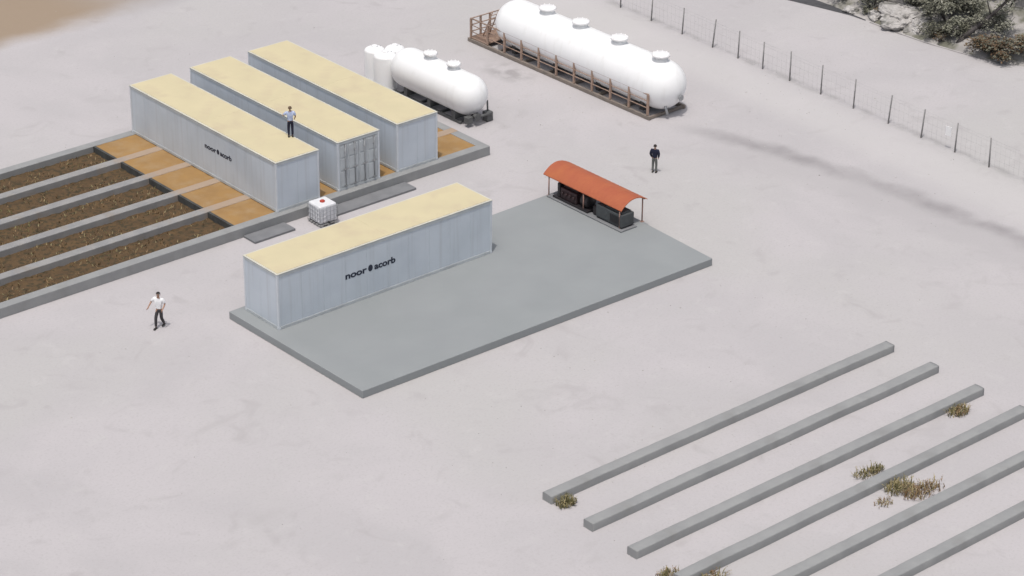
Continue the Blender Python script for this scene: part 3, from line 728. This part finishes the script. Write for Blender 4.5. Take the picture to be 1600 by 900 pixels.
def person(loc, rz, label, arms, legs, shirt, trousers, hair, scale=1.0, sleeve='short', lean=0.0):
    """arms: (elbow, wrist) for each side; legs: (knee, ankle) for each side, facing -Y"""
    t = thing('person', loc, label, 'person', None, rz); t.scale = (scale,)*3
    V = [(0, 0, .95), (0, -lean*.3, 1.12), (0, -lean*.7, 1.33), (0, -lean, 1.47), (0, -lean-.012, 1.54), (0, -lean-.02, 1.62), (0, -lean-.012, 1.70)]
    Rd = [(.12, .1), (.115, .09), (.125, .095), .05, .06, .088, .06]; E = [(0, 1), (1, 2), (2, 3), (3, 4), (4, 5), (5, 6)]
    n = len(V); V += [(0, -lean-.10, 1.60)]; Rd += [.016]; E += [(5, n)]
    hands = []; arm_pts = []; leg_pts = []
    for s, (el, wr) in zip((-1, 1), arms):
        sh_ = Vector((s*.185, -lean*.8, 1.415)); el = Vector(el); wr = Vector(wr); i = len(V)
        hd = (wr-el).normalized()
        V += [sh_, el, wr, wr+hd*.08]; Rd += [.058, .042, .03, (.02, .036)]; E += [(2, i), (i, i+1), (i+1, i+2), (i+2, i+3)]
        hands.append((wr+hd*.07, hd, s)); arm_pts.append((sh_, el, wr))
    for s, (kn, an) in zip((-1, 1), legs):
        hp = Vector((s*.085, 0, .88)); kn = Vector(kn); an = Vector(an); i = len(V)
        V += [hp, kn, an]; Rd += [.085, .058, .04]; E += [(0, i), (i, i+1), (i+1, i+2)]; leg_pts.append((hp, kn, an))
    def fingers(bm):
        mb = MB()
        for c, d, s in hands:
            side = d.cross(Vector((0, 1, 0))).normalized(); nrm = side.cross(d).normalized()
            for k, (off, ln) in enumerate(((-.027, .07), (-.009, .08), (.009, .075), (.026, .058))):
                p0 = c+nrm*off; p1 = p0+d*ln*.55+side*.008*s; p2 = p1+(d*.8+side*.5*s).normalized()*ln*.45
                mb.tube(p0, p1, .0095, .0085, n=6); mb.tube(p1, p2, .0085, .006, n=6)
            p0 = c-d*.03-nrm*.03; p1 = p0+(d*.7-nrm*.7).normalized()*.05; mb.tube(p0, p1, .011, .009, n=6); mb.tube(p1, p1+d*.03, .009, .007, n=6)
        me = bpy.data.meshes.new('f'); mb.bm.to_mesh(me); mb.bm.free(); bm.from_mesh(me); bpy.data.meshes.remove(me)
        for s in (-1, 1):
            b2 = bmesh.new(); bmesh.ops.create_uvsphere(b2, u_segments=8, v_segments=6, radius=1)
            for v in b2.verts: v.co = Vector((s*.09+v.co.x*.012, -lean-.01+v.co.y*.02, 1.605+v.co.z*.032))
            me = bpy.data.meshes.new('f'); b2.to_mesh(me); b2.free(); bm.from_mesh(me); bpy.data.meshes.remove(me)
    skinmesh('body', V, E, Rd, 'skin', t, extra=fingers)
    # shirt
    V = [(0, 0, .92), (0, -lean*.3, 1.12), (0, -lean*.7, 1.33), (0, -lean*.95, 1.45)]; Rd = [(.175, .14), (.17, .14), (.19, .15), .09]; E = [(0, 1), (1, 2), (2, 3)]
    for sh_, el, wr in arm_pts:
        i = len(V); end = el if sleeve == 'long' else sh_.lerp(el, .85)
        V += [sh_+Vector((0, 0, .005)), end]; Rd += [.095, .078]; E += [(2, i), (i, i+1)]
        if sleeve == 'long': V += [el.lerp(wr, .97)]; Rd += [.045]; E += [(i+1, i+2)]
    skinmesh('shirt', V, E, Rd, shirt, t, root=1)
    V = [(0, 0, .97), (0, 0, .89)]; Rd = [(.145, .12), (.15, .125)]; E = [(0, 1)]
    for hp, kn, an in leg_pts:
        i = len(V); V += [hp+Vector((0, 0, -.06)), kn, an+Vector((0, 0, .02))]; Rd += [.098, .075, .062]; E += [(1, i), (i, i+1), (i+1, i+2)]
    skinmesh('trousers', V, E, Rd, trousers, t, root=1)
    for hp, kn, an in leg_pts:
        b = MB(); x, y = an.x, an.y; zb = an.z-.085
        b.box(x-.048, y-.19, zb, x+.048, y+.07, zb+.075, bev=.03); o = b.build('shoe', 'shoe', t)
    b = MB(); bm2 = bmesh.new(); bmesh.ops.create_uvsphere(bm2, u_segments=20, v_segments=14, radius=1)
    bmesh.ops.delete(bm2, geom=[v for v in bm2.verts if v.co.z < -.25 or (v.co.y < -.45 and v.co.z < .35)], context='VERTS')
    for v in bm2.verts: v.co = Vector((v.co.x*.098, v.co.y*.108-lean-.008, 1.645+v.co.z*.098))
    b._merge(bm2, smooth=True); b.build('hair', hair, t)
    b = MB()
    for s in (-1, 1): b.lathe([(0, -.011), (.011, 0), (0, .011)], 8, loc=(s*.033, -lean-.102, 1.625))
    b.build('eye', 'eye', t); return t
std = ((-.1, -.03, .5), (-.1, .02, .085)), ((.1, -.03, .5), (.1, .02, .085))
walk = ((-.1, -.16, .52), (-.1, -.2, .085)), ((.1, -.02, .49), (.1, .2, .13))
# the camera looks along (.58, .68): a figure turned by about -40 degrees faces it
person((-3.3, 3.97, 0), R(-60), 'person in a white shirt and dark trousers walking on open ground left of the slab',
       (((-.36, -.02, 1.2), (-.42, -.2, 1.0)), ((.27, .06, 1.16), (.24, -.14, .98))), walk, 'shirtwhite', 'trdark', 'hairdark', .96)
person((23.72, 2.33, 0), R(120), 'person in a navy jacket and grey trousers standing beyond the orange shelter',
       (((-.25, .03, 1.15), (-.2, -.08, .92)), ((.25, .03, 1.15), (.2, -.08, .92))), std, 'navy', 'trgrey', 'hairdark', .84, 'long')
person((8.86, 11.2, ZP+H1+.023), R(150), 'person in a light blue shirt and dark trousers on a container roof edge',
       (((-.28, .0, 1.16), (-.25, -.16, .98)), ((.36, -.08, 1.2), (.33, -.3, 1.14))), std, 'shirtblue', 'navy', 'hairbrown', .88)

# ------------------------------------------------------------------ light, sky, camera
w = bpy.data.worlds.new('World'); S.world = w; w.use_nodes = True
nt = w.node_tree; bg = nt.nodes['Background']
EL, AX, AY = R(73), -.80, -.52
l = math.hypot(AX, AY); sdir = Vector((AX/l*math.cos(EL), AY/l*math.cos(EL), math.sin(EL)))
sky = nt.nodes.new('ShaderNodeTexSky'); sky.sky_type = 'NISHITA'; sky.sun_disc = False; sky.sun_elevation = EL; sky.sun_rotation = math.atan2(AX, AY) % (2*math.pi)
sky.air_density = 1.0; sky.dust_density = 5.0; sky.ozone_density = 1.0
hs = nt.nodes.new('ShaderNodeHueSaturation'); hs.inputs['Saturation'].default_value = .55   # thin milky haze over the whole sky
nt.links.new(sky.outputs['Color'], hs.inputs['Color']); nt.links.new(hs.outputs['Color'], bg.inputs['Color']); bg.inputs['Strength'].default_value = .15
sd = bpy.data.lights.new('sun', 'SUN'); sd.energy = 2.3; sd.angle = R(.6); sd.color = (1, .955, .90)
so_ = bpy.data.objects.new('sun', sd); COL.objects.link(so_); so_.rotation_euler = (-sdir).to_track_quat('-Z', 'Y').to_euler(); so_.location = sdir*80
cam = bpy.data.cameras.new('camera'); co = bpy.data.objects.new('camera', cam); COL.objects.link(co)
yaw, pitch, roll, f = -0.7094206, -0.4660376, 0.007976, 4002.476
fw = Vector((-math.sin(yaw)*math.cos(pitch), math.cos(yaw)*math.cos(pitch), math.sin(pitch)))
r0 = Vector((math.cos(yaw), math.sin(yaw), 0)); u0 = r0.cross(fw)
rr = math.cos(roll)*r0+math.sin(roll)*u0; uu = -math.sin(roll)*r0+math.cos(roll)*u0
mw = Matrix((rr, uu, -fw)).transposed().to_4x4(); mw.translation = (-54.35, -78.229, 50.08); co.matrix_world = mw
cam.sensor_width = 36; cam.sensor_fit = 'HORIZONTAL'; cam.lens = 36*f/1600; cam.clip_start = 1; cam.clip_end = 30000
S.camera = co
v = S.view_settings; v.view_transform = 'Standard'; v.look = 'None'; v.exposure = -0.28; v.gamma = 1; v.use_curve_mapping = False
S.render.filter_size = 2.2
